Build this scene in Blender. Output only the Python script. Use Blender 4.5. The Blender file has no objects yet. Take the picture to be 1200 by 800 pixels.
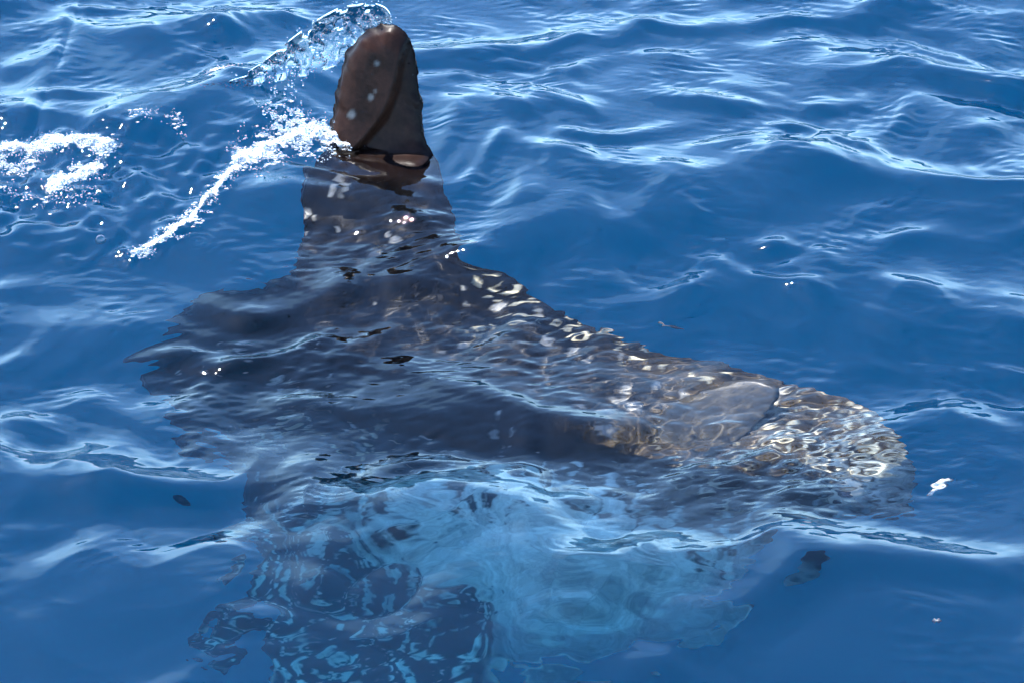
import bpy, bmesh, math, random
import numpy as np
from mathutils import Vector, Matrix

rng = np.random.default_rng(7)
random.seed(7)
sc = bpy.context.scene
COL = sc.collection

# ------------------------------------------------------------------ camera
PITCH = math.radians(31.0)
DIST = 6.0            # metres from the lens to the middle of the picture on the water
WIDTH = 2.3           # metres of water across the middle of the picture
CAM = np.array([0.0, -DIST * math.cos(PITCH), DIST * math.sin(PITCH)])
cam = bpy.data.cameras.new('camera')
cam.sensor_width = 36.0
cam.lens = 36.0 * DIST / WIDTH
cam.clip_end = 3000.0
cam_o = bpy.data.objects.new('camera', cam)
COL.objects.link(cam_o)
cam_o.location = CAM
cam_o.rotation_euler = (math.pi / 2 - PITCH, 0, 0)
sc.camera = cam_o

# ------------------------------------------------------------------ sky and sun
SUN_EL = math.radians(60.0)
SUN_AZ = math.radians(-46.0)      # measured from +Y (away from the boat), negative = to the left
world = bpy.data.worlds.new('World')
sc.world = world
world.use_nodes = True
nt = world.node_tree
sky = nt.nodes.new('ShaderNodeTexSky')
sky.sky_type = 'NISHITA'
sky.sun_disc = False
sky.sun_elevation = SUN_EL
sky.sun_rotation = SUN_AZ
sky.dust_density = .2
sky.ozone_density = 10.0
sky.air_density = 1.0
nt.nodes['Background'].inputs['Strength'].default_value = 0.15
# thin bright clouds all over the sky, denser towards the horizon as a flat layer is
wt = nt.nodes.new('ShaderNodeTexCoord')
sx = nt.nodes.new('ShaderNodeSeparateXYZ')
nt.links.new(wt.outputs['Generated'], sx.inputs[0])
mz = nt.nodes.new('ShaderNodeMath'); mz.operation = 'MAXIMUM'; mz.inputs[1].default_value = .0
nt.links.new(sx.outputs['Z'], mz.inputs[0])
az_ = nt.nodes.new('ShaderNodeMath'); az_.operation = 'ADD'; az_.inputs[1].default_value = .22
nt.links.new(mz.outputs[0], az_.inputs[0])
dv_ = nt.nodes.new('ShaderNodeVectorMath'); dv_.operation = 'DIVIDE'
nt.links.new(wt.outputs['Generated'], dv_.inputs[0]); nt.links.new(az_.outputs[0], dv_.inputs[1])
cn = nt.nodes.new('ShaderNodeTexNoise')
cn.inputs['Scale'].default_value = 1.3; cn.inputs['Detail'].default_value = 2.0; cn.inputs['Roughness'].default_value = .55
nt.links.new(dv_.outputs[0], cn.inputs['Vector'])
cr = nt.nodes.new('ShaderNodeMapRange'); cr.interpolation_type = 'SMOOTHSTEP'
cr.inputs['From Min'].default_value = .36; cr.inputs['From Max'].default_value = 1.05
cr.inputs['To Max'].default_value = .85
hz = nt.nodes.new('ShaderNodeMath'); hz.operation = 'MULTIPLY_ADD'     # sea haze and low cloud thicken towards the horizon
hz.inputs[1].default_value = -1.15; hz.inputs[2].default_value = .41
nt.links.new(mz.outputs[0], hz.inputs[0])
hs_ = nt.nodes.new('ShaderNodeMath'); hs_.operation = 'ADD'
nt.links.new(cn.outputs[0], hs_.inputs[0]); nt.links.new(hz.outputs[0], hs_.inputs[1])
nt.links.new(hs_.outputs[0], cr.inputs[0])
cm = nt.nodes.new('ShaderNodeMix'); cm.data_type = 'RGBA'
nt.links.new(cr.outputs[0], cm.inputs[0])
nt.links.new(sky.outputs[0], cm.inputs[6])
cm.inputs[7].default_value = (4.8, 8.4, 12.0, 1)
nt.links.new(cm.outputs[2], nt.nodes['Background'].inputs['Color'])
world.cycles.sampling_method = 'NONE'
sun = bpy.data.lights.new('sun', 'SUN')
sun.energy = 5.0
sun.angle = math.radians(0.53)
sun.color = (1.0, 0.96, 0.9)
sun_o = bpy.data.objects.new('sun', sun)
COL.objects.link(sun_o)
SUN_DIR = Vector((math.sin(SUN_AZ) * math.cos(SUN_EL), math.cos(SUN_AZ) * math.cos(SUN_EL), math.sin(SUN_EL)))
sun_o.rotation_euler = SUN_DIR.to_track_quat('Z', 'Y').to_euler()
sun_o.location = SUN_DIR * 20
sun.cycles.is_caustics_light = True
sun.cycles.use_multiple_importance_sampling = False

sc.view_settings.view_transform = 'Standard'
sc.view_settings.look = 'None'
sc.view_settings.exposure = 2.12
sc.view_settings.gamma = 1.0
sc.view_settings.use_curve_mapping = False
cy = sc.cycles
cy.use_denoising = True
cy.use_light_tree = False
cy.adaptive_threshold = .03
cy.adaptive_min_samples = 16
cy.max_bounces = 7
cy.transmission_bounces = 10
cy.glossy_bounces = 4
cy.diffuse_bounces = 2
cy.volume_bounces = 3
cy.caustics_refractive = True
cy.caustics_reflective = False
cy.sample_clamp_indirect = 6.0

# ------------------------------------------------------------------ photo pixel -> place
FW = np.array([0, math.cos(PITCH), -math.sin(PITCH)])
UP = np.array([0, math.sin(PITCH), math.cos(PITCH)])
RT = np.array([1.0, 0, 0])

def px_ray(px, py):
    s = WIDTH / DIST / 1200.0
    d = FW + RT * (px - 600) * s - UP * (py - 400) * s
    return d / np.linalg.norm(d)

def on_water(px, py):
    d = px_ray(px, py)
    return CAM + d * (-CAM[2] / d[2])

def refracted(d):
    n = 1 / 1.333
    c = -d[2]
    return n * d + np.array([0, 0, 1.0]) * (n * c - math.sqrt(1 - n * n * (1 - c * c)))

def on_plane(px, py, W, nrm):
    d = px_ray(px, py)
    p = CAM + d * (np.dot(W - CAM, nrm) / np.dot(d, nrm))
    if p[2] >= 0:
        return p
    s = on_water(px, py)
    d = refracted(d)
    return s + d * (np.dot(W - s, nrm) / np.dot(d, nrm))

def at_depth(px, py, depth):
    s = on_water(px, py)
    d = refracted(px_ray(px, py))
    return s + d * (depth / -d[2])

def smooth_line(pts, closed, n=10):
    P = np.array(pts, float)
    out = []
    m = len(P)
    for i in range(m if closed else m - 1):
        if closed:
            a, b, c, d = P[(i - 1) % m], P[i], P[(i + 1) % m], P[(i + 2) % m]
        else:
            a, b, c, d = P[max(i - 1, 0)], P[i], P[i + 1], P[min(i + 2, m - 1)]
        for k in range(n):
            t = k / n
            out.append(0.5 * ((2 * b) + (c - a) * t + (2 * a - 5 * b + 4 * c - d) * t * t + (3 * b - a - 3 * c + d) * t ** 3))
    if not closed:
        out.append(P[-1])
    return np.array(out)

def poly_sdf(X, Y, poly):
    """signed distance, positive inside"""
    n = len(poly)
    best = np.full(X.shape, 1e9)
    inside = np.zeros(X.shape, bool)
    for i in range(n):
        ax, ay = poly[i]
        bx, by = poly[(i + 1) % n]
        ex, ey = bx - ax, by - ay
        L = ex * ex + ey * ey + 1e-12
        t = np.clip(((X - ax) * ex + (Y - ay) * ey) / L, 0, 1)
        dx, dy = X - ax - t * ex, Y - ay - t * ey
        best = np.minimum(best, dx * dx + dy * dy)
        if ay != by:
            c = ((ay > Y) != (by > Y)) & (X < (bx - ax) * (Y - ay) / (by - ay) + ax)
            inside ^= c
    d = np.sqrt(best)
    return np.where(inside, d, -d)

def line_dist(X, Y, line):
    """signed distance (positive on the left of the line) and position 0..1 along it"""
    best = np.full(X.shape, 1e9)
    sg = np.ones(X.shape)
    pos = np.zeros(X.shape)
    seg = np.hypot(*(line[1:] - line[:-1]).T)
    cum = np.concatenate([[0], np.cumsum(seg)])
    for i in range(len(line) - 1):
        ax, ay = line[i]
        ex, ey = line[i + 1] - line[i]
        L = ex * ex + ey * ey + 1e-12
        t = np.clip(((X - ax) * ex + (Y - ay) * ey) / L, 0, 1)
        dx, dy = X - ax - t * ex, Y - ay - t * ey
        q = dx * dx + dy * dy
        m = q < best
        best = np.where(m, q, best)
        sg = np.where(m, np.sign(ex * (Y - ay) - ey * (X - ax)), sg)
        pos = np.where(m, (cum[i] + t * seg[i]) / cum[-1], pos)
    return np.sqrt(best) * sg, pos, cum[-1]

def sstep(a, b, x):
    t = np.clip((x - a) / (b - a), 0, 1)
    return t * t * (3 - 2 * t)

def waves_noise(X, Y, seed, lam0, lam1, n, ang0=0.0, spread=math.pi):
    """sum of n plane waves of random direction, unit-ish amplitude"""
    r = np.random.default_rng(seed)
    out = np.zeros(X.shape)
    for i in range(n):
        lam = lam0 * (lam1 / lam0) ** r.random()
        a = ang0 + spread * (r.random() * 2 - 1)
        k = 2 * math.pi / lam
        out += np.sin(k * (X * math.cos(a) + Y * math.sin(a)) + r.random() * 6.283)
    return out / math.sqrt(n / 2)

# ------------------------------------------------------------------ the shape of the water surface
# crest lines of the waves: photo pixels, height, width of the far slope, width of the near slope (metres)
CRESTS = [
    ([(-160, 505), (-80, 520), (0, 535), (110, 558), (200, 588), (300, 592), (400, 600), (480, 606), (545, 638), (620, 662), (700, 676), (800, 688), (900, 690)], .026, .075, .26),
    ([(640, 665), (700, 676), (800, 688), (870, 688), (960, 676), (1100, 668), (1290, 655), (1400, 650)], .006, .05, .40),
    ([(540, 560), (600, 580), (640, 612), (720, 640), (800, 655), (900, 640), (1000, 632)], .011, .06, .10),
    ([(200, 480), (300, 520), (400, 575), (470, 575), (540, 560), (640, 555)], .016, .06, .10),
    ([(-60, 430), (40, 445), (120, 468), (210, 472), (300, 455)], .020, .07, .14),
    ([(-60, 345), (40, 330), (100, 300), (165, 290), (240, 300), (330, 312)], .014, .06, .12),
    ([(230, 338), (330, 322), (400, 322), (470, 318), (560, 322), (640, 350)], .018, .05, .09),
    ([(300, 440), (420, 400), (520, 430), (620, 455), (740, 470)], .012, .09, .12),
    ([(520, 300), (580, 272), (635, 252), (680, 290), (720, 325), (800, 328), (880, 318), (960, 314), (1040, 326), (1100, 345), (1180, 356), (1290, 360)], .028, .07, .20),
    ([(560, 170), (620, 180), (680, 210), (760, 214), (820, 205)], .014, .06, .12),
    ([(590, 300), (650, 268), (720, 268), (790, 262), (850, 262)], .010, .05, .07),
    ([(470, 62), (560, 58), (660, 60), (720, 50), (770, 30), (840, 24), (920, 34), (1000, 32)], .018, .06, .14),
    ([(760, 95), (850, 106), (930, 98), (1010, 86), (1100, 70), (1160, 60), (1260, 64)], .018, .06, .14),
    ([(1000, 26), (1090, 20), (1180, 14), (1290, 18)], .014, .06, .12),
    ([(860, 196), (960, 180), (1040, 158), (1110, 132), (1220, 110)], .012, .09, .14),
    ([(1080, 160), (1160, 160), (1290, 166)], .012, .05, .09),
    ([(700, 262), (800, 232), (900, 198), (1000, 180)], .010, .08, .10),
    ([(880, 500), (960, 490), (1050, 492), (1130, 470), (1290, 455)], .012, .06, .12),
    ([(1090, 480), (1140, 510), (1200, 530), (1290, 548)], .012, .06, .10),
    ([(-60, 200), (40, 118), (62, 100), (90, 118), (140, 128), (230, 118), (330, 78), (400, 60)], .022, .08, .18),
    ([(-60, 50), (60, 44), (160, 48), (260, 30), (340, 22)], .016, .07, .12),
    ([(60, 170), (160, 160), (260, 158), (340, 152), (400, 160)], .022, .07, .10),
    ([(500, 150), (560, 132), (640, 128), (720, 140)], .008, .08, .1),
    ([(-60, 690), (60, 660), (150, 612), (260, 612)], .006, .09, .14),
    ([(340, 690), (420, 704), (500, 716), (580, 712)], .010, .04, .07),
]
FOAM_LINES = [  # broken, sparkling water: photo pixels, half width in metres
    ([(400, 178), (360, 172), (320, 182), (290, 196), (258, 226), (228, 258), (205, 276), (160, 296)], .030),
    ([(395, 170), (350, 160), (325, 150)], .055),
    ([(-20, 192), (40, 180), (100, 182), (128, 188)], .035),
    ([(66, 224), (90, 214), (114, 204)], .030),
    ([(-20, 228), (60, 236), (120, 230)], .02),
]
def water_line(pts):
    return smooth_line([on_water(*p)[:2] for p in pts], False, 4)
CREST_L = [(water_line(p), a, b, f) for p, a, b, f in CRESTS]
FOAM_L = [(water_line(p), w) for p, w in FOAM_LINES]
RING = on_water(232, 285)[:2]
CHURN = [on_water(*p)[:2] for p in [(-60, 165), (60, 160), (200, 155), (330, 150), (395, 175), (300, 210), (225, 265), (150, 300), (0, 300), (-60, 300)]]

def water_height(X, Y):
    R = np.maximum(np.hypot(X, Y) - 2.0, 0)
    far = 1 / (1 + (R / 6) ** 2)           # the short waves fade out where the sheet gets coarse
    near = np.exp(-(R / 1.5) ** 2)
    # domain warp so that crests wander
    wx = X + .05 * waves_noise(X, Y, 1, .5, 1.2, 6)
    wy = Y + .05 * waves_noise(X, Y, 2, .5, 1.2, 6)
    ang = math.radians(-82)
    h = np.zeros(X.shape)
    h += .024 * waves_noise(wx, wy, 3, 1.6, 4.0, 8, ang, .7)
    s = waves_noise(wx, wy, 4, .35, .8, 12, ang, .8)
    calm = .45 + .55 * sstep(-.70, -.25, Y)
    h += .0088 * far * calm * (s + .30 * s * s)
    s = waves_noise(wx, wy, 5, .14, .3, 16, ang + .2, 1.0)
    h += .0028 * far * calm * (s + .35 * s * s)
    s = waves_noise(wx, wy, 6, .06, .12, 18, ang, 1.4)
    h += .00045 * near * calm * s * (0.5 + sstep(-.3, 1.2, waves_noise(X, Y, 16, .5, 1.0, 6)))
    s = waves_noise(X + .03 * waves_noise(X, Y, 14, .2, .4, 6), Y, 15, .03, .075, 30, ang, 1.1)
    h += .00036 * near * s * (.35 + 1.2 * sstep(-.2, 1.2, waves_noise(X, Y, 20, .25, .6, 8))) * calm
    s = waves_noise(X + .02 * waves_noise(X, Y, 24, .1, .3, 6), Y, 25, .017, .032, 30, ang, .6)
    h += .00010 * near * s * sstep(-.2, 1.2, waves_noise(X, Y, 26, .15, .5, 8)) * calm
    h += .06 * waves_noise(X, Y, 8, 8, 30, 6, ang, .5) * sstep(3, 12, R)
    # the waves one can tell apart in the photograph
    sel = (np.abs(X) < 2.6) & (np.abs(Y) < 2.6)
    xs, ys = X[sel], Y[sel]
    wob = .009 * waves_noise(xs, ys, 9, .10, .30, 10)
    mod = 1 + .35 * waves_noise(xs, ys, 10, .2, .5, 8)
    hs = np.zeros(xs.shape)
    cap = np.zeros(xs.shape)
    for line, A, Lb, Lf in CREST_L:
        A = A * (1.12 if A == .026 else 1.6 if .45 < line[:, 0].max() < .95 and line[:, 1].mean() < -.1 else .60 if line[:, 1].mean() < .12 else .80)
        m = 7 * max(Lb, Lf)
        box = np.nonzero((xs > line[:, 0].min() - m) & (xs < line[:, 0].max() + m) & (ys > line[:, 1].min() - m) & (ys < line[:, 1].max() + m))[0]
        lx = np.linspace(line[0, 0], line[-1, 0], 240)
        ly = np.interp(lx, line[:, 0], line[:, 1])
        ker = np.hanning(17); ker /= ker.sum()
        ly = np.convolve(np.pad(ly, 8, mode='edge'), ker, 'valid')
        sl = np.gradient(ly, lx)
        xb, yb, wb = xs[box], ys[box], wob[box]
        d = (yb - np.interp(xb, lx, ly)) / np.sqrt(1 + np.interp(xb, lx, sl) ** 2) + wb
        t = np.clip((xb - lx[0]) / (lx[-1] - lx[0]), 0, 1)
        e = .018
        Lb, Lf = 1.35 * Lb, 1.2 * Lf
        dd = np.sqrt(d * d + e * e) - e
        prof = np.where(d > 0, np.clip(1 - dd / (3.6 * Lb), 0, 1) ** 2, np.exp(-dd / Lf))
        tap = sstep(0, .18, t) * sstep(0, .18, 1 - t)
        hs[box] += .95 * A * prof * tap * np.clip(mod[box], .4, 1.3)
        # capillary ripples running ahead of the crest
        cap[box] += tap * (A / .02) * np.sin(2 * math.pi * (d + .4 * wb) / (.017 + .05 * np.abs(d))) * np.exp(-((np.abs(d) - .035) / .035) ** 2)
    pm = sstep(-.2, 1.0, waves_noise(xs, ys, 11, .15, .4, 8))
    hs += .00028 * cap * pm
    # sparkling broken water behind the fin
    churn = sstep(-.05, .06, poly_sdf(xs, ys, smooth_line(CHURN, True, 4)))
    hs += churn * (.0016 * waves_noise(xs, ys, 12, .045, .11, 26) + .0035 * waves_noise(xs, ys, 17, .12, .25, 12))
    for line, w in FOAM_L:
        box = np.nonzero((xs > line[:, 0].min() - .15) & (xs < line[:, 0].max() + .15) & (ys > line[:, 1].min() - .15) & (ys < line[:, 1].max() + .15))[0]
        d, t, L = line_dist(xs[box], ys[box], line)
        m = np.exp(-(d / w) ** 2)
        hs[box] += m * (.010 + .0030 * waves_noise(xs[box], ys[box], 13, .025, .06, 30))
    # rings from a fallen drop
    rr = np.hypot(xs - RING[0], ys - RING[1])
    hs += .00055 * np.sin(2 * math.pi * rr / (.012 + .10 * rr)) * np.exp(-(rr / .075) ** 2)
    # fine ripples over the head and back of the fish
    hc, bc = on_water(960, 520), on_water(640, 400)
    hm = np.exp(-((xs - hc[0]) / .30) ** 2 - ((ys - hc[1]) / .22) ** 2) + .6 * np.exp(-((xs - bc[0]) / .30) ** 2 - ((ys - bc[1]) / .20) ** 2)
    fc, rc = on_water(450, 280), on_water(300, 430)
    hm += 1.0 * np.exp(-((xs - fc[0]) / .22) ** 2 - ((ys - fc[1]) / .16) ** 2) + .5 * np.exp(-((xs - rc[0]) / .30) ** 2 - ((ys - rc[1]) / .25) ** 2)
    hm += .20 * np.exp(-((xs - on_water(620, 570)[0]) / .7) ** 2 - ((ys - on_water(620, 570)[1]) / .35) ** 2)
    hs += hm * (.0012 * waves_noise(xs, ys, 18, .05, .11, 20, ang, .9) + .00050 * waves_noise(xs, ys, 19, .018, .035, 20, ang, .5))
    h[sel] += hs
    return h

def axis(lo, hi, step, far, grow=1.09):
    mid = np.arange(lo, hi + step / 2, step)
    a, s, x = [], step, hi
    while x < far:
        s *= grow
        x += s
        a.append(x)
    b, s, x = [], step, lo
    while x > -far:
        s *= grow
        x -= s
        b.append(x)
    return np.concatenate([b[::-1], mid, a])

gx = axis(-1.65, 1.65, .0043, 900)
gy = axis(-1.40, 2.10, .0047, 900)
GX, GY = np.meshgrid(gx, gy)
GZ = water_height(GX, GY)
CENTRE = GZ[(np.abs(GX) < 1.2) & (np.abs(GY) < 1.0)].mean()
GZ -= CENTRE

def surface_z(x, y):
    i = int(np.searchsorted(gx, x)); j = int(np.searchsorted(gy, y))
    return float(GZ[min(j, len(gy) - 1), min(i, len(gx) - 1)])

# ------------------------------------------------------------------ materials
def new_mat(name):
    m = bpy.data.materials.new(name)
    m.use_nodes = True
    n = m.node_tree.nodes
    n.clear()
    out = n.new('ShaderNodeOutputMaterial')
    return m, n, m.node_tree.links, out

def mat_water():
    m, n, l, out = new_mat('clear_water')
    g = n.new('ShaderNodeBsdfRefraction')
    g.inputs['IOR'].default_value = 1.333
    g.inputs['Roughness'].default_value = 0.0
    gl = n.new('ShaderNodeBsdfGlossy')
    gl.inputs['Roughness'].default_value = .03
    fr = n.new('ShaderNodeFresnel')
    fr.inputs['IOR'].default_value = 1.333
    mx = n.new('ShaderNodeMixShader')
    l.new(fr.outputs[0], mx.inputs[0])
    l.new(g.outputs[0], mx.inputs[1])
    l.new(gl.outputs[0], mx.inputs[2])
    l.new(mx.outputs[0], out.inputs['Surface'])
    return m

def mat_deep():
    m, n, l, out = new_mat('deep_water')
    s = n.new('ShaderNodeVolumeScatter')
    s.inputs['Color'].default_value = (.008, .72, 1.0, 1)
    s.inputs['Density'].default_value = .27
    s.inputs['Anisotropy'].default_value = 0.0
    a = n.new('ShaderNodeVolumeAbsorption')
    a.inputs['Color'].default_value = (0.0, .878, .924, 1)
    a.inputs['Density'].default_value = .97
    ad = n.new('ShaderNodeAddShader')
    l.new(s.outputs[0], ad.inputs[0])
    l.new(a.outputs[0], ad.inputs[1])
    l.new(ad.outputs[0], out.inputs['Volume'])
    return m

M_SEA = mat_water()
M_DROP = M_SEA
M_DEEP = mat_deep()

# ------------------------------------------------------------------ the sea
def grid_mesh(name, X, Y, Z, deep):
    ny, nx = X.shape
    co = np.stack([X, Y, Z], -1).reshape(-1, 3)
    idx = np.arange(nx * ny).reshape(ny, nx)
    q = np.stack([idx[:-1, :-1], idx[:-1, 1:], idx[1:, 1:], idx[1:, :-1]], -1).reshape(-1, 4)
    # close it into a body of water: walls and bottom far away
    ring = np.concatenate([idx[0, :-1], idx[:-1, -1], idx[-1, :0:-1], idx[:0:-1, 0]])
    low = co[ring].copy()
    low[:, 2] = -deep
    base = len(co)
    co = np.concatenate([co, low])
    m = len(ring)
    a = np.arange(m)
    b = (a + 1) % m
    side = np.stack([ring[a], base + a, base + b, ring[b]], -1)
    q = np.concatenate([q, side])
    me = bpy.data.meshes.new(name)
    nq = len(q)
    me.vertices.add(len(co))
    me.vertices.foreach_set('co', co.ravel())
    me.loops.add(nq * 4 + m)
    me.loops.foreach_set('vertex_index', np.concatenate([q.ravel(), (base + a)[::-1]]).astype(np.int32))
    me.polygons.add(nq + 1)
    me.polygons.foreach_set('loop_start', np.concatenate([np.arange(nq) * 4, [nq * 4]]).astype(np.int32))
    me.polygons.foreach_set('use_smooth', np.ones(nq + 1, bool))
    me.update(calc_edges=True)
    me.validate()
    return me

me = grid_mesh('sea', GX, GY, GZ, 120.0)
me.materials.append(M_SEA)
sea = bpy.data.objects.new('sea', me)
COL.objects.link(sea)
sea['kind'] = 'structure'
sea['label'] = 'rippled deep blue open sea with bright crests'
sea.cycles.is_caustics_caster = True

# the blue body of the sea below the clear top layer
DEEP_TOP = -.26
bm = bmesh.new()
bmesh.ops.create_cube(bm, size=1.0, matrix=Matrix.Translation((0, 0, DEEP_TOP - 55)) @ Matrix.Diagonal((1700, 1700, 110, 1)))
me = bpy.data.meshes.new('deep_water')
bm.to_mesh(me); bm.free()
me.materials.append(M_DEEP)
deep = bpy.data.objects.new('deep_water', me)
COL.objects.link(deep)
deep['kind'] = 'structure'
deep['label'] = 'deep blue body of the sea under the surface'

def tag(o, label, cat, group=None, kind=None):
    o['label'] = label
    o['category'] = cat
    if group:
        o['group'] = group
    if kind:
        o['kind'] = kind

# ------------------------------------------------------------------ the sunfish
ROLL, YAW, NOSE = math.radians(52), math.radians(-18), math.radians(12)
ax = np.array([math.cos(YAW) * math.cos(NOSE), math.sin(YAW) * math.cos(NOSE), math.sin(NOSE)])
side = np.array([-math.sin(YAW), math.cos(YAW), 0])
up0 = np.cross(side, ax) * -1
up0 = up0 if up0[2] > 0 else -up0
dv = math.sin(ROLL) * side + math.cos(ROLL) * up0
dv /= np.linalg.norm(dv)
nv = np.cross(ax, dv)              # towards the boat when negative y
if nv[1] > 0:
    nv = -nv
W0 = on_water(445, 180)

ROLL_AIR = math.radians(16)         # out of the water the fin stands more upright
dva = math.sin(ROLL_AIR) * side + math.cos(ROLL_AIR) * up0
dva /= np.linalg.norm(dva)
nva = np.cross(ax, dva)
nva = -nva if nva[1] > 0 else nva

def uv(p):
    d = px_ray(*p[:2])
    q = CAM + d * (np.dot(W0 - CAM, nva) / np.dot(d, nva)) - W0
    if q @ dva > 0:
        return (q @ ax, q @ dva)
    q = on_plane(p[0], p[1], W0, nv) - W0
    return (q @ ax, q @ dv)

BODY = [(158, 408), (195, 372), (260, 335), (350, 312), (450, 296), (545, 298), (650, 350), (740, 392), (820, 412), (900, 434), (1000, 462), (1040, 492), (1066, 530), (1072, 556), (1064, 580), (1066, 600), (1045, 610), (990, 615), (920, 655), (862, 708), (795, 748), (710, 768), (600, 768), (500, 735), (400, 690), (325, 650), (285, 600), (225, 520), (175, 448)]
DORSAL = [(345, 360), (350, 300), (354, 250), (362, 205), (386, 172), (388, 140), (397, 95), (404, 68), (417, 47), (435, 34), (456, 29), (474, 38), (485, 62), (491, 100), (497, 160), (512, 190), (524, 235), (545, 290), (590, 350), (460, 400)]
ANAL = [(590, 700), (580, 770), (548, 850), (490, 930), (420, 950), (360, 900), (322, 820), (312, 750), (304, 715), (288, 735), (276, 770), (250, 784), (234, 772), (240, 738), (266, 700), (280, 650), (320, 600), (460, 640)]
PALE = [(300, 640), (420, 612), (520, 596), (620, 580), (740, 590), (790, 625), (860, 645), (1010, 632), (1060, 700), (900, 800), (700, 860), (560, 800), (560, 720), (470, 690), (390, 650)]
def uvs(pts):
    return smooth_line([uv(p) for p in pts], True, 6)
B_P, D_P, A_P, PALE_P = uvs(BODY), uvs(DORSAL), uvs(ANAL), uvs(PALE)

def smax(a, b, k):
    h = np.clip(.5 + .5 * (a - b) / k, 0, 1)
    return b + (a - b) * h + k * h * (1 - h)

STEP = .0052
allp = np.concatenate([B_P, D_P, A_P])
us = np.arange(allp[:, 0].min() - .03, allp[:, 0].max() + .03, STEP)
vs = np.arange(allp[:, 1].min() - .03, allp[:, 1].max() + .03, STEP)
U, V = np.meshgrid(us, vs)
rag = .006 * waves_noise(U, V, 21, .03, .09, 14)
sb, sd, sa = poly_sdf(U, V, B_P), poly_sdf(U, V, D_P), poly_sdf(U, V, A_P)
sd = sd + .4 * rag
sa = sa + 1.2 * rag
S = smax(smax(sb, sd, .06), sa, .05)

def dome(s, w, t, p=.5):
    x = 1 - np.clip(s / w, 0, 1)
    return t * np.maximum(1 - x * x, 0) ** p
T = dome(sb, .45, .205, .72)
T = smax(T, dome(sd, .07, .034 + .05 * np.clip(-V / .5, 0, 1)), .02)
T = smax(T, dome(sa, .06, .030), .02)
T = np.maximum(T - .0045, 0) * sstep(0, .02, S) + .004 * np.sqrt(np.clip(S / .01, 0, 1))
# out of plane: the fin tip curls over, the trailing half is folded back from the thick leading edge
CREASE_SIDE = 1.0
fin = sstep(-.5, .05, V) * sstep(-.02, .06, sd)
lead = uv((470, 120))[0]
cr_l = smooth_line([uv(p) for p in [(478, 56), (474, 78), (468, 105), (456, 135), (436, 160), (410, 184), (395, 200)]], False, 6)
crease = line_dist(U, V, cr_l)[0] / .006
off = -.024 * sstep(-1.0, 1.0, crease * CREASE_SIDE) * sstep(-.06, .0, V) * sstep(-.012, .02, sd)
off += .02 * np.clip(V, 0, 1) ** 1.5
off += .012 * waves_noise(U, V, 22, .25, .5, 6) * sstep(-.02, .05, np.maximum(sa, 0)) * (sb < 0)
# ridge relief on the head: brow over the eye, gill cover swelling
def bump_at(p, ru, rv, a):
    c = uv(p)
    return a * np.exp(-((U - c[0]) / ru) ** 2 - ((V - c[1]) / rv) ** 2)
T += bump_at((1004, 578), .05, .05, .016) + bump_at((955, 520), .10, .04, .012) * (S > .03) - bump_at((930, 600), .03, .12, .008) * (S > .05)
T += .0025 * waves_noise(U, V, 23, .06, .2, 14) * sstep(0, .05, S) * (1 - .75 * sstep(-.3, -.05, V))

inside = S > 0
cell = inside[:-1, :-1] | inside[1:, :-1] | inside[:-1, 1:] | inside[1:, 1:]
gyv, gxv = np.gradient(S, STEP)
gl = np.hypot(gxv, gyv) + 1e-9
mv = np.where(inside, 0, -S)
Uo, Vo = U + mv * gxv / gl, V + mv * gyv / gl
used = np.zeros(S.shape, bool)
used[:-1, :-1] |= cell; used[1:, :-1] |= cell; used[:-1, 1:] |= cell; used[1:, 1:] |= cell
fid = np.full(S.shape, -1); bid = np.full(S.shape, -1)
fid[used] = np.arange(used.sum())
nf = used.sum()
bid[used & inside] = nf + np.arange((used & inside).sum())
bid[used & ~inside] = fid[used & ~inside]
Tn = np.where(inside, T, 0)
def place(u, v, w):
    vp = .02 * np.logaddexp(0, v / .02)[:, None]
    f = sstep(-.04, .04, v)[:, None]
    return W0 + u[:, None] * ax + (v[:, None] - vp) * dv + vp * dva + w[:, None] * (nv * (1 - f) + nva * f)
cf = place(Uo[used], Vo[used], (off + Tn)[used])
sel = used & inside
cb = place(Uo[sel], Vo[sel], (off - Tn)[sel])
co = np.concatenate([cf, cb])
jj, ii = np.nonzero(cell)
fq = np.stack([fid[jj, ii], fid[jj, ii + 1], fid[jj + 1, ii + 1], fid[jj + 1, ii]], -1)
bq = np.stack([bid[jj, ii], bid[jj + 1, ii], bid[jj + 1, ii + 1], bid[jj, ii + 1]], -1)
keep = ~np.all(np.sort(fq, 1) == np.sort(bq, 1), axis=1)
faces = np.concatenate([fq[keep], bq[keep]])

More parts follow.
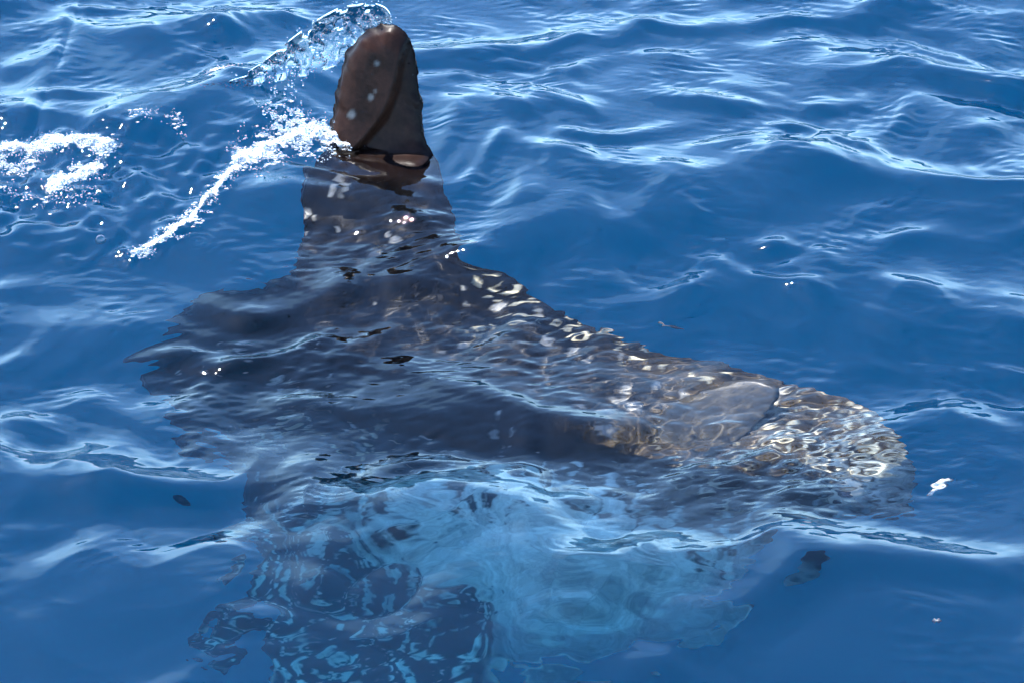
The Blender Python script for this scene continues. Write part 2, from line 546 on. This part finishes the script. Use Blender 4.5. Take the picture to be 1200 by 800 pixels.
# markings with a shape of their own: pale belly, blotches
n1 = waves_noise(U, V, 31, .04, .12, 24)
n2 = waves_noise(U, V, 32, .015, .04, 24)
pale = sstep(-.05, .06, poly_sdf(U, V, PALE_P) + .050 * n1 + .022 * n2)
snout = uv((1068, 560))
pale = np.maximum(pale, .5 * sstep(.1, .9, n2 * .5 + 1.25 - np.hypot(U - snout[0], V - snout[1]) / .16))  # pale mottled snout rim: caustics and reflections put into the colour
finmott = sstep(-.02, .05, sa) 
pale_f = sstep(.45, .9, n1 * .7 + .6 * n2)
pale = np.clip(np.where(sa > -.02, pale * (1 - finmott) + finmott * pale_f, pale), 0, 1)
SPOTS = [(448, 73, 2.6), (441, 112, 3), (446, 105, 1.5), (418, 132, 4.5), (363, 213, 8), (408, 215, 6), (414, 224, 7), (400, 228, 4), (368, 243, 7), (381, 247, 3), (365, 268, 5), (408, 262, 4), (480, 278, 6), (456, 296, 6), (470, 272, 4),
         (362, 435, 9), (372, 455, 6), (366, 512, 9), (358, 496, 6), (390, 500, 4), (456, 520, 6), (440, 505, 4), (290, 410, 5), (315, 405, 4), (250, 420, 4), (690, 405, 7), (710, 418, 5), (748, 468, 8), (765, 476, 8), (735, 490, 6), (705, 478, 4), (660, 395, 6), (548, 406, 4), (575, 398, 6), (640, 360, 6), (600, 350, 5), (785, 448, 5), (820, 455, 5), (540, 500, 5), (620, 500, 5)]
rs = np.random.default_rng(5)
for k in range(70):
    a, b = rs.random(2)
    SPOTS.append((230 + a * 820, 330 + b * 330, 1.5 + 3.0 * rs.random() ** 2))
spot = np.zeros(S.shape)
for x, y, r in SPOTS:
    c = uv((x, y))
    rad = r / 520 * 1.25
    q = np.hypot(U - c[0], (V - c[1])) - rad * (1 + .16 * n2)
    spot = np.maximum(spot, 1 - sstep(-.005, .005, q))
spot *= np.clip(1.0 - pale, 0, 1) * np.where(V > -.03, .6, 1.0)
olive = sstep(-.1, .3, U - uv((690, 500))[0])

# sun caustics painted as flecks on head and back ridge, plus true flank mottles
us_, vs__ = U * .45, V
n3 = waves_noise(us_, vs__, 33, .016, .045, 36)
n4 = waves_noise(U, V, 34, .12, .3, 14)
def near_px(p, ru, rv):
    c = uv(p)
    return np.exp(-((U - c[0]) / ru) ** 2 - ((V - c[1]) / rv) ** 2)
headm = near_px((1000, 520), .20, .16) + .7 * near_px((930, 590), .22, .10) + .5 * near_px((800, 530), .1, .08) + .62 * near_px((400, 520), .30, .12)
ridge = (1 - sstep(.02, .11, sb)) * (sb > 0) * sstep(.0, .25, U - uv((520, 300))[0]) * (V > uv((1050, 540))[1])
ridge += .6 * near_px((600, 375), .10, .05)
glint_mottle = .8 * sstep(1.15, 1.6, n3 + .6 * n4 + 1.0 * np.clip(headm + .7 * ridge, 0, .85) - .62) * np.clip(2 * (headm + ridge) - .2, 0, 1)
in_air = sstep(-.03, .0, V)
me = bpy.data.meshes.new('ocean_sunfish')
me.from_pydata(co.tolist(), [], faces.tolist())
me.polygons.foreach_set('use_smooth', np.ones(len(me.polygons), bool))
for nm, fld in (('pale', pale), ('spot', spot), ('olive', olive), ('glint_mottle', glint_mottle), ('in_air', in_air), ('brown', sstep(-.01, .04, sd) * sstep(-.20, -.04, V) * (.35 + .65 * sstep(-.03, .02, V)))):
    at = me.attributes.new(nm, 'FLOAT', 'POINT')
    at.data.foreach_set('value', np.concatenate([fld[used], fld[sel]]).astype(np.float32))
bm = bmesh.new(); bm.from_mesh(me)
bmesh.ops.dissolve_degenerate(bm, dist=1e-5, edges=bm.edges)
bmesh.ops.recalc_face_normals(bm, faces=bm.faces)
bm.to_mesh(me); bm.free()

def node_noise(n, l, vec, scale, detail=4.0, rough=.6):
    t = n.new('ShaderNodeTexNoise')
    t.inputs['Scale'].default_value = scale
    t.inputs['Detail'].default_value = detail
    t.inputs['Roughness'].default_value = rough
    l.new(vec, t.inputs['Vector'])
    return t

def ramp(n, l, fac, stops):
    r = n.new('ShaderNodeValToRGB')
    e = r.color_ramp.elements
    e[0].position, e[0].color = stops[0][0], (*stops[0][1], 1)
    e[1].position, e[1].color = stops[1][0], (*stops[1][1], 1)
    for p, c in stops[2:]:
        x = e.new(p); x.color = (*c, 1)
    l.new(fac, r.inputs[0])
    return r

def mix(n, l, fac, a, b):
    m = n.new('ShaderNodeMix'); m.data_type = 'RGBA'
    if isinstance(fac, float): m.inputs[0].default_value = fac
    else: l.new(fac, m.inputs[0])
    for s, v in ((6, a), (7, b)):
        if isinstance(v, tuple): m.inputs[s].default_value = (*v, 1)
        else: l.new(v, m.inputs[s])
    return m.outputs[2]

def mat_skin(name='sunfish_skin'):
    m, n, l, out = new_mat(name)
    b = n.new('ShaderNodeBsdfPrincipled')
    tc = n.new('ShaderNodeTexCoord')
    nz = node_noise(n, l, tc.outputs['Object'], 9, 6)
    fine = node_noise(n, l, tc.outputs['Object'], 60, 4)
    dark = ramp(n, l, nz.outputs[0], [(.30, (.0014, .0016, .0020)), (.72, (.0062, .0060, .0066))]).outputs[0]
    head = ramp(n, l, nz.outputs[0], [(.30, (.018, .015, .011)), (.72, (.065, .052, .036))]).outputs[0]
    def att(k):
        a = n.new('ShaderNodeAttribute'); a.attribute_name = k
        return a.outputs['Fac']
    brown = ramp(n, l, nz.outputs[0], [(.30, (.009, .0038, .0025)), (.72, (.034, .0145, .0092))]).outputs[0]
    c = mix(n, l, att('brown'), mix(n, l, att('olive'), dark, head), brown)
    c = mix(n, l, att('spot'), c, (.17, .17, .16))
    c = mix(n, l, att('glint_mottle'), c, (.40, .37, .27))
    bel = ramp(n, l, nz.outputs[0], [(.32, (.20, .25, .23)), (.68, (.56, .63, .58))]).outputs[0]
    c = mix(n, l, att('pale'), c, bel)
    sp = ramp(n, l, fine.outputs[0], [(.3, (.72, .72, .72)), (.7, (1.2, 1.2, 1.2))]).outputs[0]
    mu = n.new('ShaderNodeMix'); mu.data_type = 'RGBA'; mu.blend_type = 'MULTIPLY'; mu.inputs[0].default_value = 1
    l.new(c, mu.inputs[6]); l.new(sp, mu.inputs[7])
    l.new(mu.outputs[2], b.inputs['Base Color'])
    b.inputs['Roughness'].default_value = .36
    wm = n.new('ShaderNodeMapRange')          # skin has far more gloss in air than under water
    wm.inputs['To Min'].default_value = .03; wm.inputs['To Max'].default_value = .07
    l.new(att('in_air'), wm.inputs[0]); l.new(wm.outputs[0], b.inputs['Specular IOR Level'])
    bp = n.new('ShaderNodeBump'); bp.inputs['Strength'].default_value = .3; bp.inputs['Distance'].default_value = .003
    l.new(fine.outputs[0], bp.inputs['Height'])
    l.new(bp.outputs[0], b.inputs['Normal'])
    l.new(b.outputs[0], out.inputs['Surface'])
    return m
me.materials.append(mat_skin())
fish = bpy.data.objects.new('ocean_sunfish', me)
COL.objects.link(fish)
tag(fish, 'huge dark mottled sunfish basking under the surface with one tall brown fin above it', 'fish')
fish.cycles.is_caustics_receiver = True

def flat_mat(name, col, rough=.4, spec=.5):
    m, n, l, out = new_mat(name)
    b = n.new('ShaderNodeBsdfPrincipled')
    tc = n.new('ShaderNodeTexCoord')
    nz = node_noise(n, l, tc.outputs['Object'], 45, 5)
    lo = tuple(c * .65 for c in col); hi = tuple(min(1, c * 1.3) for c in col)
    r = ramp(n, l, nz.outputs[0], [(.3, lo), (.7, hi)])
    l.new(r.outputs[0], b.inputs['Base Color'])
    b.inputs['Roughness'].default_value = rough
    l.new(b.outputs[0], out.inputs['Surface'])
    return m

def lens_piece(name, outline_px, w, thick, lift, mat, parent, step=.006):
    """a fin or disc lying along the flank: outline in photo pixels, lifted off the fish's middle plane"""
    P = smooth_line([uv(p) for p in outline_px], True, 8)
    c = P.mean(0)
    rings = 12
    vs_, fs = [], []
    m = len(P)
    for sgn in (1, -1):
        for k in range(rings):
            f = 1 - k / rings
            q = c + (P - c) * f
            t = thick * math.sqrt(1 - f * f)
            for a in q:
                vs_.append((a[0], a[1], sgn * t))
        vs_.append((c[0], c[1], sgn * thick))
    L = rings * m + 1
    for s in (0, 1):
        o = s * L
        for k in range(rings - 1):
            for a in range(m):
                b_ = (a + 1) % m
                f4 = [o + k * m + a, o + k * m + b_, o + (k + 1) * m + b_, o + (k + 1) * m + a]
                fs.append(f4 if s == 0 else f4[::-1])
        for a in range(m):
            b_ = (a + 1) % m
            f3 = [o + (rings - 1) * m + a, o + (rings - 1) * m + b_, o + L - 1]
            fs.append(f3 if s == 0 else f3[::-1])
    vs_ = np.array(vs_)
    co_ = place(vs_[:, 0], vs_[:, 1], vs_[:, 2] + lift(vs_[:, 0], vs_[:, 1]))
    me_ = bpy.data.meshes.new(name)
    me_.from_pydata(co_.tolist(), [], fs)
    bm_ = bmesh.new(); bm_.from_mesh(me_)
    bmesh.ops.remove_doubles(bm_, verts=bm_.verts, dist=1e-5)
    bmesh.ops.recalc_face_normals(bm_, faces=bm_.faces)
    bm_.to_mesh(me_); bm_.free()
    me_.polygons.foreach_set('use_smooth', np.ones(len(me_.polygons), bool))
    me_.materials.append(mat)
    o_ = bpy.data.objects.new(name, me_)
    COL.objects.link(o_)
    o_.parent = parent
    o_.cycles.is_caustics_receiver = True
    return o_

def flank(u, v):
    i = np.clip(np.round((np.asarray(u) - us[0]) / STEP).astype(int), 0, len(us) - 1)
    j = np.clip(np.round((np.asarray(v) - vs[0]) / STEP).astype(int), 0, len(vs) - 1)
    return (off + Tn)[j, i]

pf = [(768, 530), (780, 500), (812, 470), (860, 448), (905, 440), (936, 448), (930, 470), (905, 500), (870, 528), (826, 545), (785, 546)]
root_u = uv((925, 470))[0]
pl = lambda u, v: flank(np.full_like(u, root_u), np.full_like(v, uv((900, 490))[1])) * 0 + flank(u, v).mean() + .012 + .05 * np.clip(root_u - u, 0, 1)
pect = lens_piece('pectoral_fin', pf, 0, .012, pl, flat_mat('pectoral_skin', (.042, .038, .030), .4), fish)
pect['label'] = 'rounded pale grey side fin'
def disc(px, py, r):
    return [(px + r * math.cos(a), py + r * .72 * math.sin(a)) for a in np.linspace(0, 2 * math.pi, 13)[:-1]]
eye = lens_piece('eye', disc(1004, 578, 24), 0, .022, lambda u, v: flank(u, v).mean() + u * 0 + .002, flat_mat('eye_rim', (.30, .29, .22), .2), fish)
pup = lens_piece('pupil', disc(1003, 579, 12), 0, .012, lambda u, v: flank(u, v).mean() + u * 0 + .018, flat_mat('pupil_dark', (.012, .012, .014), .1), eye)
mouth = lens_piece('mouth', [(1052, 588), (1064, 584), (1072, 592), (1071, 604), (1060, 609), (1050, 602)], 0, .035, lambda u, v: u * 0 + .0, flat_mat('lip', (.09, .08, .065), .35), fish)

# ------------------------------------------------------------------ spray thrown up behind the fin
def soft_mesh(name, verts, faces, mat, smooth=True):
    me_ = bpy.data.meshes.new(name)
    me_.from_pydata([tuple(map(float, v)) for v in verts], [], [tuple(map(int, f)) for f in faces])
    if smooth:
        me_.polygons.foreach_set('use_smooth', np.ones(len(me_.polygons), bool))
    me_.materials.append(mat)
    o_ = bpy.data.objects.new(name, me_)
    COL.objects.link(o_)
    return o_

def at_y(px, py, y):
    d = px_ray(px, py)
    return CAM + d * ((y - CAM[1]) / d[1])

TIP_Y = place(*[np.array([t]) for t in (*uv((455, 40)), 0.0)])[0][1]
END_Y = on_water(236, 114)[1]
TOP = smooth_line([(462, 40), (456, 14), (440, 4), (420, 5), (396, 10), (366, 27), (336, 50), (305, 75), (270, 95), (236, 112)], False, 12)
BOT = smooth_line([(458, 52), (446, 56), (430, 64), (412, 74), (392, 82), (366, 90), (338, 96), (305, 100), (272, 108), (236, 118)], False, 12)
NV = 26
pts = []
for k in range(len(TOP)):
    f = k / (len(TOP) - 1)
    y = TIP_Y + .02 + (END_Y - TIP_Y - .02) * f
    pts.append([at_y(*(TOP[k] * (1 - j / NV) + BOT[k] * (j / NV)), y + .05 * math.sin(math.pi * j / NV)) for j in range(NV + 1)])
pts = np.array(pts)
A_, B_ = np.meshgrid(np.arange(len(TOP)), np.arange(NV + 1), indexing='ij')
q1 = waves_noise(pts[..., 0], pts[..., 2], 41, .018, .05, 26)
q2 = waves_noise(pts[..., 0], pts[..., 2], 42, .02, .06, 26)
rag_s = waves_noise(pts[..., 0], pts[..., 2], 46, .03, .09, 16)
hole = sstep(-.1, .35, rag_s + 1.6 - 2.0 * (B_ / NV) ** 1.5 - .7 * (A_ / len(TOP)) ** 1.5 - 1.5 * np.exp(-B_ / 2.0))
edge = hole * np.sin(math.pi * B_ / NV) ** .8 * np.clip(np.minimum(A_, len(TOP) - 1 - A_) / 10, 0, 1)
fr_, bk_ = pts.copy(), pts.copy()
fr_[..., 1] -= (.003 + .0016 * q1) * edge
bk_[..., 1] += (.003 + .0016 * q2) * edge
ns, nj = A_.shape
vv = np.concatenate([fr_.reshape(-1, 3), bk_.reshape(-1, 3)])
gi = np.arange(ns * nj).reshape(ns, nj)
ff = []
for a in range(ns - 1):
    for b in range(nj - 1):
        if hole[a:a + 2, b:b + 2].max() < .02:
            continue
        ff.append((gi[a, b], gi[a, b + 1], gi[a + 1, b + 1], gi[a + 1, b]))
        o_ = ns * nj
        ff.append((o_ + gi[a, b], o_ + gi[a + 1, b], o_ + gi[a + 1, b + 1], o_ + gi[a, b + 1]))
sheet = soft_mesh('splash_sheet', vv, ff, M_DROP)
bm = bmesh.new(); bm.from_mesh(sheet.data)
bmesh.ops.remove_doubles(bm, verts=bm.verts, dist=1e-6)
bmesh.ops.recalc_face_normals(bm, faces=bm.faces)
bm.to_mesh(sheet.data); bm.free()
tag(sheet, 'clear sheet of water flung off the tip of the brown fin', 'splash', kind='stuff')

# unit balls used for drops and froth
def ico(sub):
    b = bmesh.new()
    bmesh.ops.create_icosphere(b, subdivisions=sub, radius=1.0)
    v = np.array([x.co[:] for x in b.verts]); f = np.array([[x.index for x in y.verts] for y in b.faces])
    b.free()
    return v, f
ICO = ico(2)
ICO1 = ico(1)
def balls(name, centres, radii, mat, squash, seed=0, shape=None):
    r = np.random.default_rng(seed)
    V0, F0 = shape or ICO
    vs_, fs_ = [], []
    for k, (c, q) in enumerate(zip(centres, radii)):
        sx = squash[k]
        vs_.append(V0 * (q * sx) + c)
        fs_.append(F0 + k * len(V0))
    return soft_mesh(name, np.concatenate(vs_), np.concatenate(fs_), mat)

r = np.random.default_rng(11)
cen, rad, sq = [], [], []
def drop(p, q, stretch=1.0):
    cen.append(p); rad.append(q); sq.append(np.array([1, 1, stretch]))
for k in range(300):                                   # along and just off the flung sheet
    i = int(r.random() ** .8 * (ns - 1)); j = int(r.random() * nj)
    p = pts[i, min(j, nj - 1)] + r.normal(0, 1, 3) * np.array([.012, .02, .010])
    drop(p, .0012 + .0028 * r.random() ** 2)
for x0 in (318, 324, 333, 340, 352, 322, 346):         # strings of drops falling from it
    for k in range(9):
        y0 = 92 + 75 * r.random()
        drop(at_y(x0 + r.normal(0, 1.5), y0, TIP_Y - .02 + r.normal(0, .02)), .0014 + .002 * r.random(), 1.5)
for k in range(260):                                   # burst where the fin meets the water
    a = r.normal(0, 1, 2)
    y0 = 165 + a[1] * 9 - abs(r.normal(0, 14)) * (r.random() < .45)
    x0 = 352 + a[0] * 24
    p = at_y(x0, y0, on_water(x0, max(y0, 168))[1] - .01)
    if p[2] > surface_z(p[0], p[1]) - .002:
        drop(p, .0014 + .004 * r.random() ** 2)
for x0, y0 in ((455, 38), (462, 44), (470, 52), (476, 62), (480, 75), (484, 88), (466, 47)):   # wet edge of the fin
    q_ = uv((x0, y0)); drop(place(np.array([q_[0]]), np.array([q_[1]]), np.array([.004]))[0], .002 + .0015 * r.random())
droplets = balls('spray_droplets', cen, rad, M_DROP, sq, 1)
tag(droplets, 'glittering water drops flying behind the brown fin', 'spray', kind='stuff')

def mat_glint_froth():
    m, n, l, out = new_mat('froth')  # white base carries sun-glint brightness as well as real froth
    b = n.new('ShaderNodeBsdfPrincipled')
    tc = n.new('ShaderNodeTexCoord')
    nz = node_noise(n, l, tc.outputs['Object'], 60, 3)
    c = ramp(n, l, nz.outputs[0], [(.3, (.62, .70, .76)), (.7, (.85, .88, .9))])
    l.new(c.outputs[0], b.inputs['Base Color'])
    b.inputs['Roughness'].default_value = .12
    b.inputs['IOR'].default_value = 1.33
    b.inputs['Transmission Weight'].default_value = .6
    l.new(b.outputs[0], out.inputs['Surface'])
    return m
M_GLINT_FROTH = mat_glint_froth()
def froth(name, areas, label, seed, onsheet=0, cut=.1):  # white beads for real froth and for sun glints on broken water
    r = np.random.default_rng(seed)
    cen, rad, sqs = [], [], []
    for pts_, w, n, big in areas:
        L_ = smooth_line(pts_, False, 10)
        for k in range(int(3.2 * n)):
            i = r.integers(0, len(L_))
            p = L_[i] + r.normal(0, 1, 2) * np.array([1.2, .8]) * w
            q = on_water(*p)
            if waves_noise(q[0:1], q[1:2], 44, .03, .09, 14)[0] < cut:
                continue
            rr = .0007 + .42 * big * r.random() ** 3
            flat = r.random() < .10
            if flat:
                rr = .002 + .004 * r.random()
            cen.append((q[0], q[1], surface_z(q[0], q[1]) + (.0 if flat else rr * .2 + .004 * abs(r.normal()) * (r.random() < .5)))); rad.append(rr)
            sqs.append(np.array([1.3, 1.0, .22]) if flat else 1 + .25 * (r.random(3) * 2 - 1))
    for k in range(onsheet):  # white beads on the flung sheet, in place of its specular dots
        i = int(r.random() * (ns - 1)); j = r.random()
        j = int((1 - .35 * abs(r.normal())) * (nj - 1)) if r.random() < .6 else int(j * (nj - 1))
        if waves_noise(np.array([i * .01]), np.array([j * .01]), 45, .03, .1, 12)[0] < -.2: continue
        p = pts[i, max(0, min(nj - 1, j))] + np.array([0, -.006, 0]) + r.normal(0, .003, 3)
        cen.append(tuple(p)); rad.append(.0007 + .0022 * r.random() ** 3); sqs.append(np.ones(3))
    o_ = balls(name, np.array(cen), rad, M_GLINT_FROTH, sqs, seed, ICO1)
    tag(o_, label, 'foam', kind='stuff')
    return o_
froth('glint_froth', [([(392, 176), (350, 170), (318, 182), (292, 194)], 11, 2600, .0052), ([(292, 194), (258, 226), (228, 258), (205, 276), (160, 296)], 4.5, 1300, .0042), ([(330, 150), (345, 165), (370, 172)], 9, 1000, .0055), ([(245, 98), (262, 96), (280, 90)], 4, 120, .004)],
      'white froth and painted sun glints trailing from the waterline of the brown fin', 51, 900)
froth('glint_froth', [([(-20, 190), (40, 180), (100, 180), (128, 188)], 4.5, 2600, .0055), ([(68, 222), (90, 212), (114, 204)], 6, 800, .005), ([(-10, 196), (20, 200), (40, 196)], 6, 400, .004), ([(0, 225), (60, 238), (110, 234)], 6, 160, .0035), ([(150, 160), (200, 158), (215, 168)], 4, 120, .0035)],
      'separate patch of painted white sun glints on the churned water away from the fin', 52, 0, -.35)  # white patch stands in for sun glare on turbulent ripples

# a bubble floating on the surface
def bubble(px, py, rr, label):
    q = on_water(px, py)
    V0, F0 = ICO
    b = bmesh.new()
    bmesh.ops.create_icosphere(b, subdivisions=3, radius=rr)
    inner = bmesh.ops.create_icosphere(b, subdivisions=3, radius=rr * .93)
    bmesh.ops.reverse_faces(b, faces=list({f for v in inner['verts'] for f in v.link_faces}))
    me_ = bpy.data.meshes.new('bubble'); b.to_mesh(me_); b.free()
    me_.polygons.foreach_set('use_smooth', np.ones(len(me_.polygons), bool))
    me_.materials.append(M_DROP)
    o_ = bpy.data.objects.new('bubble', me_); COL.objects.link(o_)
    o_.location = (q[0], q[1], surface_z(q[0], q[1]) + rr * .1)
    tag(o_, label, 'bubble')
bubble(118, 281, .013, 'single clear bubble floating on the churned blue water')

# small pale fish and drifting scraps near the surface
def minnow(px, py, depth, length, head, label):
    o3 = at_depth(px, py, depth)
    n_, m_ = 16, 10
    vs_, fs_ = [], []
    for a in range(n_ + 1):
        t = a / n_
        hgt = length * (.13 * math.sin(math.pi * min(t / .86, 1)) ** .8 + (.005 if t < .86 else .0)) + length * .012
        if t > .86:
            hgt = length * (.03 + .55 * (t - .86))
        thk = hgt * (.55 if t < .86 else .15)
        for b in range(m_):
            an = 2 * math.pi * b / m_
            vs_.append(((.5 - t) * length, thk * math.cos(an), hgt * math.sin(an)))
    for a in range(n_):
        for b in range(m_):
            c = (b + 1) % m_
            fs_.append((a * m_ + b, a * m_ + c, (a + 1) * m_ + c, (a + 1) * m_ + b))
    fs_.append(tuple(range(m_))[::-1]); fs_.append(tuple(n_ * m_ + b for b in range(m_)))
    o_ = soft_mesh('small_fish', vs_, fs_, flat_mat('small_fish_skin', (.10, .10, .085), .3))
    o_.location = o3
    o_.rotation_euler = (math.radians(-55), math.radians(8), head)
    o_.cycles.is_caustics_receiver = True
    tag(o_, label, 'fish')
    return o_
minnow(788, 369, .25, .062, math.radians(-22), 'tiny pale fish swimming alone beside the back of the sunfish')

def scrap(px, py, depth, outline, label, col):
    o3 = at_depth(px, py, depth)
    L_ = smooth_line(outline, True, 6) / 520.0
    m_ = len(L_)
    r = np.random.default_rng(int(px))
    vs_ = []
    for sgn in (1, -1):
        for f in (1, .55):
            for a, p in enumerate(L_):
                vs_.append((p[0] * f, -p[1] * f * 1.35, sgn * .003 * (1 - f) * 2 + .006 * math.sin(a * .9) * f))
        vs_.append((0, 0, sgn * .003))
    fs_ = []
    st = 2 * m_ + 1
    for s_ in (0, 1):
        o_ = s_ * st
        for a in range(m_):
            c = (a + 1) % m_
            A4 = (o_ + a, o_ + c, o_ + m_ + c, o_ + m_ + a); A3 = (o_ + m_ + a, o_ + m_ + c, o_ + 2 * m_)
            fs_ += [A4, A3] if s_ else [A4[::-1], A3[::-1]]
    ob = soft_mesh('drifting_scrap', vs_, fs_, flat_mat('scrap_pale', col, .4))
    bm = bmesh.new(); bm.from_mesh(ob.data)
    bmesh.ops.remove_doubles(bm, verts=bm.verts, dist=1e-5); bm.to_mesh(ob.data); bm.free()
    ob.location = o3
    ob.cycles.is_caustics_receiver = True
    tag(ob, label, 'scrap')
scrap(1103, 562, .22, [(18, -14), (8, -13), (-4, -6), (-12, 4), (-17, 17), (-10, 18), (-4, 8), (6, 2), (17, -4), (21, -10)], 'ragged white scrap drifting just ahead of the sunfish mouth', (.70, .70, .60))
scrap(1097, 729, .05, [(4, -1), (0, -2), (-4, 0), (-3, 2), (1, 2), (5, 1)], 'tiny white speck drifting alone below the sunfish belly', (.4, .4, .37))

# thin lacy film of foam on churned water, its white also painting sun glints
def glint_foam_film(lines, label, seed):
    fm = np.zeros(GX.shape)
    selm = (GX > -1.7) & (GX < -.2) & (GY > .1) & (GY < 1.5)
    xs, ys = GX[selm], GY[selm]
    m = np.zeros(xs.shape)
    for p, w in lines:
        d, t, L = line_dist(xs, ys, water_line(p))
        m = np.maximum(m, np.exp(-(d / w) ** 2))
    fm[selm] = np.clip(m, 0, 1)
    keep = fm > .08
    cellk = keep[:-1, :-1] & keep[1:, :-1] & keep[:-1, 1:] & keep[1:, 1:]
    us2 = np.zeros(GX.shape, bool)
    us2[:-1, :-1] |= cellk; us2[1:, :-1] |= cellk; us2[:-1, 1:] |= cellk; us2[1:, 1:] |= cellk
    ids = np.full(GX.shape, -1); ids[us2] = np.arange(us2.sum())
    lump = .0022 + .0016 * waves_noise(GX[us2], GY[us2], seed, .02, .05, 16)
    co_ = np.stack([GX[us2], GY[us2], GZ[us2] + np.maximum(lump * fm[us2], .0004)], -1)
    j_, i_ = np.nonzero(cellk)
    fq_ = np.stack([ids[j_, i_], ids[j_, i_ + 1], ids[j_ + 1, i_ + 1], ids[j_ + 1, i_]], -1)
    me_ = bpy.data.meshes.new('glint_foam_film')
    me_.from_pydata(co_.tolist(), [], fq_.tolist())
    me_.polygons.foreach_set('use_smooth', np.ones(len(me_.polygons), bool))
    at = me_.attributes.new('cover', 'FLOAT', 'POINT')
    at.data.foreach_set('value', fm[us2].astype(np.float32))
    me_.materials.append(M_FILM)
    o_ = bpy.data.objects.new('glint_foam_film', me_); COL.objects.link(o_)
    tag(o_, label, 'foam', kind='stuff')

def mat_film():
    m, n, l, out = new_mat('glint_foam_film')
    b = n.new('ShaderNodeBsdfPrincipled')
    b.inputs['Base Color'].default_value = (.72, .76, .8, 1)
    b.inputs['Roughness'].default_value = .35
    tr = n.new('ShaderNodeBsdfTransparent')
    mx = n.new('ShaderNodeMixShader')
    a = n.new('ShaderNodeAttribute'); a.attribute_name = 'cover'
    tc = n.new('ShaderNodeTexCoord')
    n1_ = node_noise(n, l, tc.outputs['Object'], 38, 6, .65)
    n2_ = node_noise(n, l, tc.outputs['Object'], 190, 3, .6)
    s1 = n.new('ShaderNodeMath'); s1.operation = 'MULTIPLY_ADD'; s1.inputs[1].default_value = .45
    l.new(n2_.outputs[0], s1.inputs[0]); l.new(n1_.outputs[0], s1.inputs[2])
    s2 = n.new('ShaderNodeMath'); s2.operation = 'MULTIPLY_ADD'; s2.inputs[1].default_value = .55
    l.new(a.outputs['Fac'], s2.inputs[0]); l.new(s1.outputs[0], s2.inputs[2])
    mr = n.new('ShaderNodeMapRange'); mr.interpolation_type = 'SMOOTHSTEP'
    mr.inputs['From Min'].default_value = 1.06; mr.inputs['From Max'].default_value = 1.36; mr.inputs['To Max'].default_value = .92
    l.new(s2.outputs[0], mr.inputs[0])
    l.new(mr.outputs[0], mx.inputs[0]); l.new(tr.outputs[0], mx.inputs[1]); l.new(b.outputs[0], mx.inputs[2])
    l.new(mx.outputs[0], out.inputs['Surface'])
    return m
M_FILM = mat_film()
glint_foam_film([([(400, 176), (360, 170), (320, 182), (290, 196)], .05), ([(290, 196), (258, 226), (228, 258), (205, 276), (160, 296)], .015)],
          'thin lacy film of foam and painted sun glint spreading from the waterline of the brown fin', 61)
glint_foam_film([([(-40, 192), (40, 180), (100, 180), (128, 188)], .042), ([(66, 224), (90, 214), (114, 204)], .035)],
          'lacy white band painted as sun glint on churned water apart from the fin', 62)  # white band put where the sun glares off the ripples
